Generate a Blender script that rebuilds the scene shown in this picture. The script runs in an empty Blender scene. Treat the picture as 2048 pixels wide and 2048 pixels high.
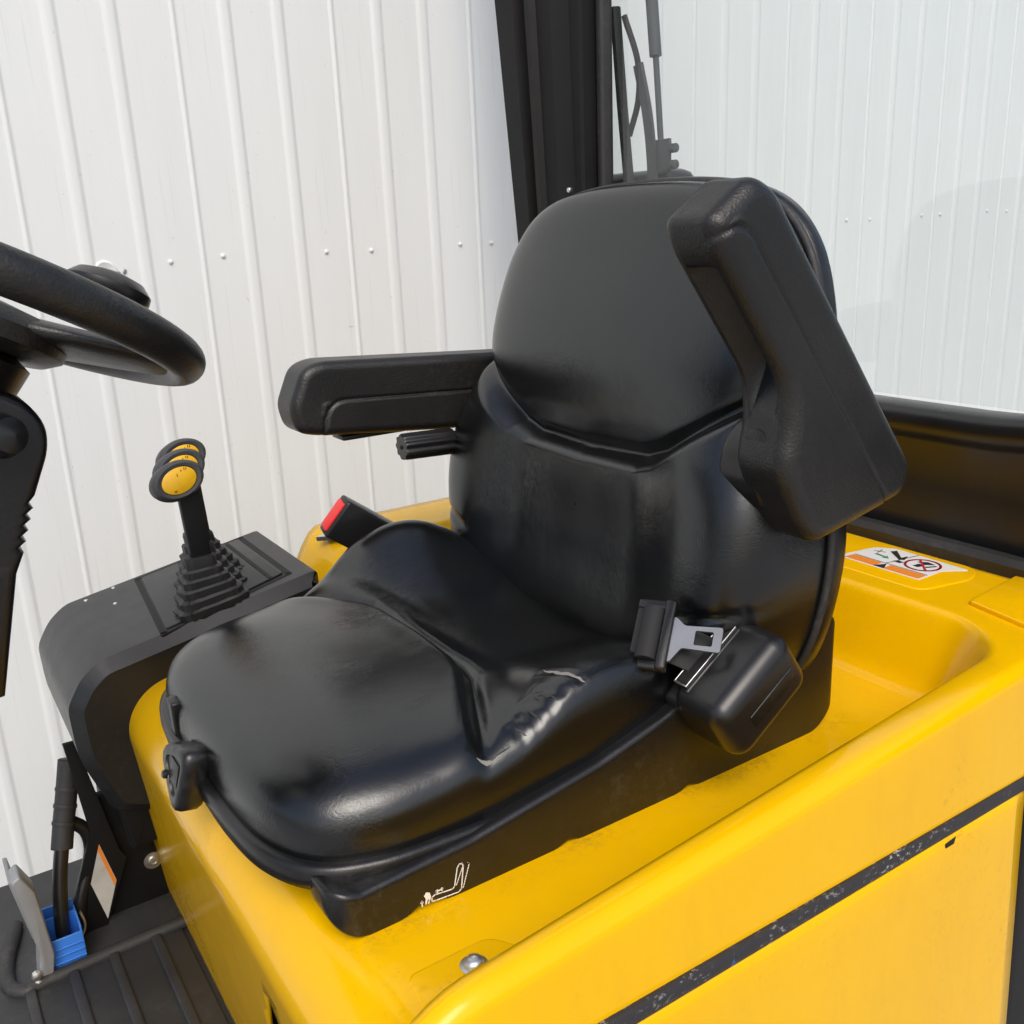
import bpy, bmesh, math, random
import numpy as np
from mathutils import Vector, Matrix
from mathutils.bvhtree import BVHTree

random.seed(7); np.random.seed(7)
scn = bpy.context.scene
COL = scn.collection

# ------------------------------------------------------------------ camera
cam_d = bpy.data.cameras.new('camera'); cam = bpy.data.objects.new('camera', cam_d); COL.objects.link(cam)
right = Vector((0.83292, -0.55189, -0.04083)); up = Vector((0.18964, 0.21533, 0.95795)); fwd = Vector((0.51989, 0.80563, -0.28401))
m = Matrix((right, up, -fwd)).transposed().to_4x4(); m.translation = Vector((0, 0, 0.6))
cam.matrix_world = m
cam_d.sensor_width = 36; cam_d.lens = 36*1920/2048; cam_d.clip_start = 0.02; cam_d.clip_end = 200
scn.camera = cam

# ------------------------------------------------------------------ light: open shade under a bright overcast sky
SUN_EL, SUN_AZ = math.radians(50), math.radians(-116)     # azimuth measured from +X towards +Y
sd = Vector((math.cos(SUN_EL)*math.cos(SUN_AZ), math.cos(SUN_EL)*math.sin(SUN_AZ), math.sin(SUN_EL)))
sun_d = bpy.data.lights.new('sun', 'SUN'); sun = bpy.data.objects.new('sun', sun_d); COL.objects.link(sun)
sun.rotation_euler = (-sd).to_track_quat('-Z', 'Y').to_euler(); sun.location = (0, -3, 6)
sun_d.energy = 1.15; sun_d.angle = math.radians(34); sun_d.color = (1.0, 0.99, 0.97)
w = bpy.data.worlds.new('World'); scn.world = w; w.use_nodes = True
nt = w.node_tree; bg = nt.nodes['Background']
sky = nt.nodes.new('ShaderNodeTexSky'); sky.sky_type = 'NISHITA'; sky.sun_disc = False
sky.sun_elevation = SUN_EL; sky.sun_rotation = math.radians(90) - SUN_AZ
sky.dust_density = 4.0; sky.air_density = 1.0; sky.ozone_density = 0.6
nt.links.new(sky.outputs[0], bg.inputs[0]); bg.inputs[1].default_value = 0.15
scn.view_settings.view_transform = 'Standard'; scn.view_settings.look = 'None'
cy = scn.cycles; cy.max_bounces = 6; cy.diffuse_bounces = 3; cy.glossy_bounces = 3; cy.transmission_bounces = 3; cy.transparent_max_bounces = 6; cy.caustics_reflective = False; cy.caustics_refractive = False
scn.view_settings.exposure = 0.30; scn.view_settings.gamma = 1

# ------------------------------------------------------------------ materials
def new_mat(name):
    mt = bpy.data.materials.new(name); mt.use_nodes = True
    return mt, mt.node_tree, mt.node_tree.nodes['Principled BSDF']
def N(nt, t, **kw):
    n = nt.nodes.new(t)
    for k, v in kw.items():
        if k.startswith('i_'):
            key = k[2:]; key = int(key) if key.isdigit() else key.replace('_', ' ')
            n.inputs[key].default_value = v
        else: setattr(n, k, v)
    return n
def coords(nt): return N(nt, 'ShaderNodeTexCoord').outputs['Object']
def noise(nt, co, scale, detail=4, rough=.55, dist=0.):
    n = N(nt, 'ShaderNodeTexNoise', i_Scale=scale, i_Detail=detail, i_Roughness=rough, i_Distortion=dist); nt.links.new(co, n.inputs['Vector']); return n.outputs['Fac']
def ramp(nt, fac, a, b, ca=(0,0,0,1), cb=(1,1,1,1)):
    r = N(nt, 'ShaderNodeValToRGB'); e = r.color_ramp.elements
    e[0].position = a; e[1].position = b; e[0].color = ca; e[1].color = cb
    nt.links.new(fac, r.inputs[0]); return r.outputs[0]
def math_(nt, op, a, b):
    n = N(nt, 'ShaderNodeMath', operation=op)
    for i, v in enumerate((a, b)):
        if isinstance(v, (int, float)): n.inputs[i].default_value = v
        else: nt.links.new(v, n.inputs[i])
    return n.outputs[0]
def mixc(nt, fac, a, b):
    n = N(nt, 'ShaderNodeMix', data_type='RGBA')
    for i, v in ((0, fac), (6, a), (7, b)):
        if isinstance(v, (int, float, tuple)): n.inputs[i].default_value = v
        else: nt.links.new(v, n.inputs[i])
    return n.outputs[2]
def bump(nt, bs, h, strength, dist=.001, prev=None):
    b = N(nt, 'ShaderNodeBump', i_Strength=strength, i_Distance=dist); nt.links.new(h, b.inputs['Height'])
    if prev: nt.links.new(prev, b.inputs['Normal'])
    if bs is not None: nt.links.new(b.outputs[0], bs.inputs['Normal'])
    return b.outputs[0]
def stretch(nt, co, s):
    mp = N(nt, 'ShaderNodeMapping'); mp.inputs['Scale'].default_value = s; nt.links.new(co, mp.inputs['Vector']); return mp.outputs[0]
MAT = {}
def plain(name, col, rough=.5, metal=0., grain=0., gscale=900, spec=.5, var=.0, dust=0., dcol=(.35,.34,.32,1)):
    mt, nt, bs = new_mat(name); co = coords(nt)
    c = (*col, 1)
    bs.inputs['Base Color'].default_value = c; bs.inputs['Roughness'].default_value = rough
    bs.inputs['Metallic'].default_value = metal; bs.inputs['Specular IOR Level'].default_value = spec
    if var or dust:
        f1 = noise(nt, co, 9, 2, .6); src = mixc(nt, ramp(nt, f1, .3, .75), tuple(x*(1-var) for x in col)+(1,), tuple(min(1, x*(1+var)) for x in col)+(1,))
        if dust:
            f2 = noise(nt, co, 70, 4, .75); f3 = noise(nt, co, 6, 2, .6)
            dm = math_(nt, 'MULTIPLY', ramp(nt, f2, .5, .8), ramp(nt, f3, .4, .75)); dm = math_(nt, 'MULTIPLY', dm, dust)
            src = mixc(nt, dm, src, dcol)
        nt.links.new(src, bs.inputs['Base Color'])
        rr = N(nt, 'ShaderNodeMapRange', i_3=max(.05, rough-.07), i_4=rough+.1); nt.links.new(noise(nt, co, 24, 3, .65), rr.inputs[0]); nt.links.new(rr.outputs[0], bs.inputs['Roughness'])
    if grain: bump(nt, bs, noise(nt, co, gscale, 1, .6), grain, .0008)
    MAT[name] = mt; return mt

def leather():
    mt, nt, bs = new_mat('black_vinyl'); co = coords(nt)
    f1 = noise(nt, co, 7, 2, .6)
    nt.links.new(mixc(nt, ramp(nt, f1, .3, .7), (.003,.0033,.0036,1), (.004,.0044,.0048,1)), bs.inputs['Base Color'])
    rr = N(nt, 'ShaderNodeMapRange', i_3=.175, i_4=.235); nt.links.new(noise(nt, co, 15, 3, .6), rr.inputs[0]); nt.links.new(rr.outputs[0], bs.inputs['Roughness'])
    bs.inputs['Specular IOR Level'].default_value = .70; bs.inputs['Specular Tint'].default_value = (.96, .99, 1, 1)
    # fine grain
    v = N(nt, 'ShaderNodeTexVoronoi', feature='DISTANCE_TO_EDGE', i_Scale=620.); nt.links.new(co, v.inputs['Vector'])
    b1 = bump(nt, None, ramp(nt, v.outputs['Distance'], 0., .25), .07, .0005)
    # creases: warped cells, present in patches only
    wn = N(nt, 'ShaderNodeTexNoise', i_Scale=45., i_Detail=2.); nt.links.new(co, wn.inputs['Vector'])
    wm = N(nt, 'ShaderNodeVectorMath', operation='MULTIPLY_ADD'); nt.links.new(wn.outputs['Color'], wm.inputs[0]); wm.inputs[1].default_value = (.03,.03,.03); nt.links.new(co, wm.inputs[2])
    v2 = N(nt, 'ShaderNodeTexVoronoi', feature='DISTANCE_TO_EDGE', i_Scale=150.); nt.links.new(wm.outputs[0], v2.inputs['Vector'])
    v3 = N(nt, 'ShaderNodeTexVoronoi', feature='DISTANCE_TO_EDGE', i_Scale=290.); nt.links.new(wm.outputs[0], v3.inputs['Vector'])
    cr = math_(nt, 'ADD', ramp(nt, v2.outputs['Distance'], 0., .10), ramp(nt, v3.outputs['Distance'], 0., .12))
    msk = ramp(nt, noise(nt, co, 9, 2, .6), .40, .62)
    h = math_(nt, 'MULTIPLY', math_(nt, 'SUBTRACT', cr, 2.), msk)
    b2 = bump(nt, None, h, .11, .0010, b1)
    bump(nt, bs, noise(nt, co, 16, 3, .5), .03, .008, b2)
    MAT['leather'] = mt
leather()
def paint():
    mt, nt, bs = new_mat('yellow_paint'); co = coords(nt)
    f1 = noise(nt, co, 5, 2, .6); base = mixc(nt, ramp(nt, f1, .3, .7), (.80,.437,.0,1), (.83,.467,.0,1))
    # grime specks lie on the flat top only where dirt collects
    f2 = noise(nt, co, 140, 3, .75); f3 = noise(nt, co, 5.5, 3, .65)
    dm = math_(nt, 'MULTIPLY', ramp(nt, f2, .56, .74), ramp(nt, f3, .52, .72)); dm = math_(nt, 'MULTIPLY', dm, .35)
    f4 = noise(nt, stretch(nt, co, (4, 4, 1)), 6, 3, .7)
    base = mixc(nt, math_(nt, 'MULTIPLY', ramp(nt, f4, .5, .85), .12), base, (.42,.25,.03,1))
    base = mixc(nt, dm, base, (.10,.07,.03,1))
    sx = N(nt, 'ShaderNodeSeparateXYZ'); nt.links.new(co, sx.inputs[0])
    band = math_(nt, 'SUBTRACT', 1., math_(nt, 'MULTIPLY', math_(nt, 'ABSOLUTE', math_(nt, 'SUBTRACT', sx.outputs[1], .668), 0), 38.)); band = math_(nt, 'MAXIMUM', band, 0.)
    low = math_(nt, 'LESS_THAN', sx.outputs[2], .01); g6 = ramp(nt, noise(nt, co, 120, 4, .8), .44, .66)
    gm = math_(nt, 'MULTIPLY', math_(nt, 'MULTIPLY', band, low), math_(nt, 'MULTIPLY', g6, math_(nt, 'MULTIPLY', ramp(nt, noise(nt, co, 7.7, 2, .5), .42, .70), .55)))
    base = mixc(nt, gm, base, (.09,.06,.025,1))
    nt.links.new(base, bs.inputs['Base Color'])
    rr = N(nt, 'ShaderNodeMapRange', i_3=.08, i_4=.22); nt.links.new(noise(nt, co, 12, 3, .65), rr.inputs[0]); nt.links.new(rr.outputs[0], bs.inputs['Roughness'])
    bs.inputs['Specular IOR Level'].default_value = .27
    bump(nt, bs, noise(nt, co, 60, 2, .5), .05, .002)
    MAT['yellow'] = mt
paint()
def wallpaint():
    mt, nt, bs = new_mat('white_cladding'); co = coords(nt)
    f1 = noise(nt, stretch(nt, co, (3, 3, .35)), 5, 3, .6)
    base = mixc(nt, ramp(nt, f1, .35, .8), (.665,.695,.70,1), (.64,.67,.675,1))
    sp = math_(nt, 'MULTIPLY', ramp(nt, noise(nt, co, 85, 2, .5), .715, .76), .3)
    base = mixc(nt, sp, base, (.33,.32,.30,1))
    st_ = math_(nt, 'MULTIPLY', ramp(nt, noise(nt, stretch(nt, co, (60, 60, 1.2)), 3, 3, .6), .60, .72), .16)
    base = mixc(nt, st_, base, (.40,.39,.36,1))
    nt.links.new(base, bs.inputs['Base Color']); bs.inputs['Roughness'].default_value = .42
    bump(nt, bs, noise(nt, stretch(nt, co, (1, 1, .4)), 5, 2, .5), .16, .012)
    MAT['wall'] = mt
wallpaint()
plain('plastic', (.0065,.0065,.0067), .30, grain=.20, gscale=520, var=.25, dust=.10)
plain('plastic_smooth', (.011,.011,.0115), .30, grain=.04, gscale=700, var=.2)
plain('arm_plastic', (.011,.0107,.0104), .38, grain=.6, gscale=380, var=.25, dust=.16, dcol=(.16,.14,.12,1))
plain('console_plastic', (.010,.0105,.0115), .36, grain=.16, gscale=500, var=.2, dust=.12)
plain('black_metal', (.005,.005,.0055), .55, grain=.05, gscale=300, var=.2, spec=.3)
plain('dark', (.006,.006,.006), .7)
plain('rubber', (.022,.022,.023), .62, grain=.2, gscale=900, var=.25, dust=.2)
plain('grip_rubber', (.045,.047,.050), .5, grain=.1, gscale=500, var=.25)
plain('boot_rubber', (.016,.016,.017), .5, grain=.15, gscale=600, var=.25)
plain('mat_rubber', (.026,.027,.029), .5, grain=.3, gscale=700, var=.3, dust=.15)
plain('zinc', (.70,.70,.68), .36, metal=1., grain=.08, gscale=200, var=.1)
plain('tongue_steel', (.40,.40,.40), .30, metal=.9, grain=.05, gscale=200, var=.1)
plain('pedal_metal', (.30,.31,.32), .5, metal=.3, grain=.1, gscale=150, var=.15, dust=.3, dcol=(.1,.1,.1,1))
plain('wiper_metal', (.07,.075,.08), .5)
plain('white_print', (.78,.78,.76), .5)
plain('label_white', (.74,.74,.72), .4)
plain('label_grey', (.50,.50,.48), .4, var=.3, dust=.8, dcol=(.08,.08,.08,1))
plain('orange', (.80,.25,.03), .4)
plain('ink', (.02,.02,.02), .5)
plain('red_ink', (.45,.02,.05), .45)
plain('green_ink', (.03,.25,.16), .45)
plain('red', (.72,.035,.035), .35, var=.1)
plain('knob_yellow', (.80,.45,.01), .35, var=.05, dust=.25, dcol=(.03,.03,.03,1))
plain('blue', (.045,.21,.72), .38, grain=.05, gscale=400, var=.1)
plain('foam', (.20,.19,.175), .9)
plain('webbing', (.010,.010,.011), .75)
plain('concrete', (.34,.34,.335), .85, grain=.3, gscale=60, var=.12)
def strip_mat():
    mt, nt, bs = new_mat('worn_rubber_strip'); co = coords(nt)
    f = noise(nt, stretch(nt, co, (.55, 1, 1.3)), 190, 4, .7); g = noise(nt, co, 6, 3, .6)
    mk = math_(nt, 'MULTIPLY', ramp(nt, f, .57, .64), ramp(nt, g, .43, .58))
    base = mixc(nt, mk, (.022,.021,.023,1), (.36,.35,.34,1))
    f5 = noise(nt, co, 90, 3, .6); g5 = noise(nt, co, 7.3, 2, .5)
    base = mixc(nt, math_(nt, 'MULTIPLY', ramp(nt, f5, .57, .61), ramp(nt, g5, .58, .64)), base, (.02,.12,.38,1))
    nt.links.new(base, bs.inputs['Base Color']); bs.inputs['Roughness'].default_value = .6
    wv = N(nt, 'ShaderNodeTexWave', i_Scale=130., i_Distortion=1.5); wv.bands_direction = 'X'; nt.links.new(co, wv.inputs['Vector'])
    bump(nt, bs, wv.outputs['Fac'], .25, .0012)
    MAT['strip'] = mt
strip_mat()
def glassmat():
    mt, nt, bs = new_mat('window_glass'); nt.nodes.remove(bs); out = nt.nodes['Material Output']
    tr = N(nt, 'ShaderNodeBsdfTransparent'); tr.inputs[0].default_value = (.955,.975,.97,1)
    gl = N(nt, 'ShaderNodeBsdfGlossy'); gl.inputs['Roughness'].default_value = .0
    fr = N(nt, 'ShaderNodeFresnel'); ge = N(nt, 'ShaderNodeNewGeometry'); mr = N(nt, 'ShaderNodeMapRange', i_3=1.5, i_4=1/1.5)
    nt.links.new(ge.outputs['Backfacing'], mr.inputs[0]); nt.links.new(mr.outputs[0], fr.inputs['IOR']); mx = N(nt, 'ShaderNodeMixShader')
    nt.links.new(fr.outputs[0], mx.inputs[0]); nt.links.new(tr.outputs[0], mx.inputs[1]); nt.links.new(gl.outputs[0], mx.inputs[2]); nt.links.new(mx.outputs[0], out.inputs[0])
    MAT['glass'] = mt
glassmat()

# ------------------------------------------------------------------ helpers
def tag(o, label=None, cat=None, group=None, kind=None):
    for k, v in (('label', label), ('category', cat), ('group', group), ('kind', kind)):
        if v: o[k] = v
    return o
def thing(name, loc, label, cat, group=None):
    o = bpy.data.objects.new(name, None); COL.objects.link(o); o.location = loc; o.empty_display_size = .05
    bpy.context.view_layer.update()
    return tag(o, label, cat, group)
def put(o, parent):
    COL.objects.link(o)
    if parent is not None:
        o.parent = parent
        base = parent; M = Matrix()
        while base is not None and base.type != 'EMPTY': base = base.parent
        if base is not None: o.matrix_parent_inverse = Matrix.Translation(-base.location) if parent is base else Matrix()
    return o
def from_bm(name, bm, mat, parent=None, smooth=True, sharp=38):
    me = bpy.data.meshes.new(name); bm.normal_update(); bm.to_mesh(me); bm.free()
    me.materials.append(MAT[mat])
    if smooth:
        me.polygons.foreach_set('use_smooth', [True]*len(me.polygons))
        if sharp: me.set_sharp_from_angle(angle=math.radians(sharp))
    return put(bpy.data.objects.new(name, me), parent)
def from_grid(name, P, mat, parent=None, wrap=False, cap0=False, cap1=False, sharp=None, flip=False):
    """P: rows x cols x 3"""
    P = np.asarray(P, float); r, c = P.shape[:2]
    vs = [tuple(v) for v in P.reshape(-1, 3)]; fs = []
    for i in range(r-1):
        for j in range(c if wrap else c-1):
            a = i*c+j; b = i*c+(j+1) % c; q = (a, b, b+c, a+c); fs.append(q[::-1] if flip else q)
    if cap0: f = tuple(range(c)); fs.append(f if flip else f[::-1])
    if cap1: f = tuple(range((r-1)*c, r*c)); fs.append(f[::-1] if flip else f)
    me = bpy.data.meshes.new(name); me.from_pydata(vs, [], fs); me.update(); me.materials.append(MAT[mat])
    me.polygons.foreach_set('use_smooth', [True]*len(me.polygons))
    if sharp: me.set_sharp_from_angle(angle=math.radians(sharp))
    return put(bpy.data.objects.new(name, me), parent)
def frame(a, b):
    """matrix with local x along a, local z near b"""
    a = Vector(a).normalized(); b = Vector(b); y = b.cross(a).normalized(); z = a.cross(y)
    return Matrix((a, y, z)).transposed()
def rbox(name, mat, center, size, bev=.005, parent=None, rot=None, seg=3, taper=None):
    bm = bmesh.new(); bmesh.ops.create_cube(bm, size=1)
    for v in bm.verts:
        v.co = Vector((v.co.x*size[0], v.co.y*size[1], v.co.z*size[2]))
        if taper and v.co.z > 0: v.co.x *= taper[0]; v.co.y *= taper[1]
    if bev: bmesh.ops.bevel(bm, geom=bm.edges[:], offset=bev, segments=seg, affect='EDGES', profile=.5)
    M = (rot.to_4x4() if rot is not None else Matrix()); M.translation = Vector(center); bm.transform(M)
    return from_bm(name, bm, mat, parent)
def prism(name, mat, pts, depth, mp, bev=.004, parent=None, seg=3, keep=False):
    """pts: 2D outline, mp(a,b,t)->3D, t in 0..depth"""
    bm = bmesh.new(); lo = [bm.verts.new(mp(a, b, 0)) for a, b in pts]; hi = [bm.verts.new(mp(a, b, depth)) for a, b in pts]
    n = len(pts); bm.faces.new(lo[::-1]); bm.faces.new(hi)
    for i in range(n): bm.faces.new((lo[i], lo[(i+1) % n], hi[(i+1) % n], hi[i]))
    bmesh.ops.recalc_face_normals(bm, faces=bm.faces[:])
    if bev:
        cap = [e for e in bm.edges if (e.verts[0] in lo and e.verts[1] in lo) or (e.verts[0] in hi and e.verts[1] in hi)]
        bmesh.ops.bevel(bm, geom=cap, offset=bev, segments=seg, affect='EDGES', profile=.5)
    if keep: return bm
    return from_bm(name, bm, mat, parent)
def rounded(pts, r, n=6):
    """round the corners of a 2D polygon; r scalar or list"""
    out = []; L = len(pts)
    for i in range(L):
        p = np.array(pts[i], float); a = np.array(pts[i-1], float); b = np.array(pts[(i+1) % L], float)
        ri = r[i] if isinstance(r, (list, tuple)) else r
        da = a-p; db = b-p; la = np.linalg.norm(da); lb = np.linalg.norm(db); k = min(ri, la*.48, lb*.48)
        if k < 1e-5: out.append(tuple(p)); continue
        p0 = p+da/la*k; p1 = p+db/lb*k
        for t in np.linspace(0, 1, n): out.append(tuple((1-t)**2*p0+2*t*(1-t)*p+t*t*p1))
    return out
def catmull(pts, n=12, closed=False):
    P = [np.array(p, float) for p in pts]; out = []; L = len(P)
    rng = range(L if closed else L-1)
    for i in rng:
        p0 = P[i-1] if (closed or i > 0) else 2*P[0]-P[1]; p1 = P[i]; p2 = P[(i+1) % L]; p3 = P[(i+2) % L] if (closed or i+2 < L) else 2*P[-1]-P[-2]
        for t in np.linspace(0, 1, n, endpoint=False):
            out.append(.5*((2*p1)+(-p0+p2)*t+(2*p0-5*p1+4*p2-p3)*t*t+(-p0+3*p1-3*p2+p3)*t**3))
    if not closed: out.append(P[-1])
    return np.array(out)
def sweep(name, mat, path, radius, parent=None, seg=14, closed=False, section=None, up=(0,0,1), capped=True):
    path = np.asarray(path, float); n = len(path); rows = []
    prev = None
    for i in range(n):
        a = path[(i-1) % n] if (closed or i > 0) else path[i]; b = path[(i+1) % n] if (closed or i < n-1) else path[i]
        t = Vector(b-a).normalized()
        if prev is None:
            s = t.cross(Vector(up)); s = s.normalized() if s.length > 1e-4 else t.orthogonal().normalized()
        else: s = (prev - t*prev.dot(t)).normalized()
        prev = s; q = t.cross(s)
        r = radius[i] if hasattr(radius, '__len__') else radius
        sec = section if section is not None else [(math.cos(k*2*math.pi/seg), math.sin(k*2*math.pi/seg)) for k in range(seg)]
        rows.append([Vector(path[i])+s*(x*r)+q*(y*r) for x, y in sec])
    if closed: rows.append(rows[0])
    P = np.array([[tuple(v) for v in r] for r in rows])
    return from_grid(name, P, mat, parent, wrap=True, cap0=capped and not closed, cap1=capped and not closed, sharp=50)
def lathe(name, mat, prof, origin, axis, parent=None, seg=24, sx=1., sy=1., xdir=None):
    """prof: (radius, height) along axis"""
    ax = Vector(axis).normalized(); x = Vector(xdir).normalized() if xdir else ax.orthogonal().normalized(); x = (x-ax*x.dot(ax)).normalized(); y = ax.cross(x); o = Vector(origin)
    rows = [[tuple(o+ax*h+x*(r*sx*math.cos(k*2*math.pi/seg))+y*(r*sy*math.sin(k*2*math.pi/seg))) for k in range(seg)] for r, h in prof]
    return from_grid(name, rows, mat, parent, wrap=True, cap0=True, cap1=True, sharp=40)
def ribbon(name, mat, lines, mp, width, parent=None, off=.0004, thick=.0003):
    """flat printed strokes; lines: list of 2D polylines, mp(a,b,t)->3D"""
    bm = bmesh.new()
    for ln in lines:
        P = np.asarray(ln, float)
        for i in range(len(P)-1):
            d = P[i+1]-P[i]; L = np.linalg.norm(d)
            if L < 1e-7: continue
            d /= L; nrm = np.array([-d[1], d[0]])*width/2; e = d*width*.35
            q = [P[i]-e+nrm, P[i]-e-nrm, P[i+1]+e-nrm, P[i+1]+e+nrm]
            lo = [bm.verts.new(mp(a, b, off)) for a, b in q]; hi = [bm.verts.new(mp(a, b, off+thick)) for a, b in q]
            bm.faces.new(hi)
            for k in range(4): bm.faces.new((lo[k], lo[(k+1) % 4], hi[(k+1) % 4], hi[k]))
    bmesh.ops.recalc_face_normals(bm, faces=bm.faces[:])
    return from_bm(name, bm, mat, parent, smooth=False)
def sstep(a, b, x): t = np.clip((x-a)/(b-a), 0, 1); return t*t*(3-2*t)
def seg_dist(x, y, poly):
    d = np.full(np.shape(x), 1e9)
    for (x0, y0), (x1, y1) in zip(poly[:-1], poly[1:]):
        vx, vy = x1-x0, y1-y0; t = np.clip(((x-x0)*vx+(y-y0)*vy)/(vx*vx+vy*vy), 0, 1)
        d = np.minimum(d, np.hypot(x-x0-t*vx, y-y0-t*vy))
    return d

# ------------------------------------------------------------------ setting
bm = bmesh.new(); bmesh.ops.create_grid(bm, x_segments=2, y_segments=2, size=40, matrix=Matrix.Translation((0, 0, -1.1)))
tag(from_bm('ground', bm, 'concrete', smooth=False), kind='structure')

# clad wall: a frame of its own, u along the wall, n towards the back
WU = Vector((.99751, -.07051, 0)); WN = Vector((.07051, .99751, 0)); WD = 2.2; PER = .3376; U0 = .467
def wp(u, d, z): return tuple(WU*u + WN*(WD-d) + Vector((0, 0, z)))
wall = thing('clad_wall', WN*WD + Vector((0, 0, -1.1)), 'white ribbed metal cladding wall behind the forklift seat', 'wall')
def panel_profile():
    p = [(0, .0008)]
    def rib(c, wd, h): return [(c-wd*.5-.004, .001), (c-wd*.5, .001), (c-wd*.36, .0025+h*.35), (c-wd*.2, h*.95), (c, h), (c+wd*.2, h*.95), (c+wd*.36, .0025+h*.35), (c+wd*.5, .001), (c+wd*.5+.004, .001)]
    p += [(.003, .003), (.0055, .0044), (.009, .0046), (.012, .002), (.014, .001), (.018, .001)]
    p += rib(.1125, .026, .0052) + rib(.225, .026, .0052) + [(PER-.006, .001), (PER+.0015, .0004)]
    return p
prof = panel_profile(); first = None
for k in range(-9, 18):
    u0 = U0+k*PER
    if first is None:
        zs = [-1.1, 0, .5, 1, 1.5, 3.4]
        P = [[(u, -d, z) for u, d in prof] for z in zs]
        o = from_grid('wall_panel', P, 'wall', wall, sharp=None); first = o
    else:
        o = bpy.data.objects.new('wall_panel', first.data); put(o, wall)
    R3 = Matrix((WU, WN, Vector((0, 0, 1)))).transposed().to_4x4(); R3.translation = WU*u0 + WN*WD
    o.matrix_parent_inverse = Matrix.Translation(-wall.location); o.matrix_basis = R3
sc0 = None
for k in range(-4, 12):
    for du in (.045, .281):
        u = U0+k*PER+du+random.uniform(-.008, .012); z = .558+.0085*u+random.uniform(-.004, .004)
        pr = [(.0062, 0), (.0062, .001), (.0042, .0014), (.004, .0036), (.0024, .005), (.0005, .0053)]
        if sc0 is None:
            sc0 = lathe('screw', 'wall', pr, (0, 0, 0), -WN, wall, 12); o = sc0
        else: o = put(bpy.data.objects.new('screw', sc0.data), wall)
        o.matrix_parent_inverse = Matrix.Translation(-wall.location); o.location = wp(u, .0008, z)
for u, z, a in ((.795, .39, .0), (.905, .452, -.1), (.56, .47, 1.2), (1.02, .30, .3)):
    rbox('scuff_mark', 'label_grey', wp(u, .0012, z), (.010, .0004, .0016), 0, wall, Matrix.Rotation(a, 3, 'Y'))
# a torn fixing left in the sheet
o = lathe('torn_fixing', 'wall', [(.021, 0), (.017, .004), (.012, .002), (.0005, -.002)], wp(.275, .001, .547), -WN, wall, 14, 1, 1.2)
for du, dz, sx in ((.0, -.006, .004), (.022, -.004, .006), (.035, .0, .005)):
    rbox('torn_edge', 'foam', wp(.275+du, .003, .545+dz), (sx, .004, .009), .001, wall, Matrix.Rotation(.5, 3, 'Y'))

# ------------------------------------------------------------------ forklift body
body = thing('forklift_body', (.7, 1.0, -1.1), 'yellow forklift body with hood, side panel and rear deck around the black seat', 'forklift')
def y_in(x): return .477+.090*(x-.205)
def y_hi(x): return .473+.064*(x-.37)
def z_strip(x): return .013-.089*(x-.378)
XR, YF, RC = 1.085, 1.44, .10
def well(x, y):
    px = x-(XR-RC); pn = (y_in(min(x, 1.1))+RC)-y; pf = y-(YF-RC)*np.ones_like(y)
    py = np.maximum(pn, pf); p1 = np.maximum(px, 0); p2 = np.maximum(py, 0)
    d = np.where((px > 0) & (py > 0), np.hypot(p1, p2)-RC, np.maximum(px, py)-RC)
    t = np.clip((d+.075)/.075, 0, 1)
    f = np.where(t < .4, t*t*1.25, np.where(t > .93, 1-(1-t)**2*6, .2+(t-.4)*1.452)); f = np.clip(f, 0, 1)
    z = .1*f
    far = sstep(1.30, 1.40, y); z = z*(1-far*(1-sstep(.52, .60, x)))
    return z
stations = []
xs = np.concatenate([np.linspace(1.262, 1.11, 10), np.linspace(1.105, .95, 34), np.linspace(.94, .27, 48)])
for x in xs: stations.append((x, (x, 0.), (0., 1.), 1.))
PHI = math.radians(96)
for ph in np.linspace(0, PHI, 22)[1:]: stations.append((.27, (.27-.07*math.sin(ph), -.07+.07*math.cos(ph)), (-math.sin(ph), math.cos(ph)), 1-.75*sstep(0, PHI, ph)))
bx, bz = stations[-1][1]
for s in np.linspace(0, .355, 16)[1:]: stations.append((.27, (bx+.1045*s, bz-.9945*s), stations[-1][2], .25))
rows = []
for x, (cx, cz), (nx, nz), fade in stations:
    yi, yh = y_in(x), y_hi(x)
    ys = np.concatenate([np.linspace(1.575, 1.46, 6), np.linspace(1.455, 1.30, 16), np.linspace(1.28, yi+.11, 26), np.linspace(yi+.10, yi-.001, 18)])
    h = well(x, ys)
    far_drop = [(1.582, -.30), (1.582, .5*h[0]-.02)]
    row = [(y, z) for y, z in far_drop] + [(y, z*fade) for y, z in zip(ys, h)]
    ht = .1*fade; r = .013
    row += [(yh+r, ht)]
    for a in np.linspace(.15, 1, 8): row.append((yh+r-r*1.0*math.sin(a*math.pi/2), ht-r*(1-math.cos(a*math.pi/2))))
    zb = z_strip(x)-.03
    for t in (.15, .35, .6, .8, 1): row.append((yh-.008*t, (ht-r)*(1-t)+zb*t))
    rows.append([(cx+nx*z, y, cz+nz*z) for y, z in row])
hood = from_grid('hood', rows, 'yellow', body, sharp=None)
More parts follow.
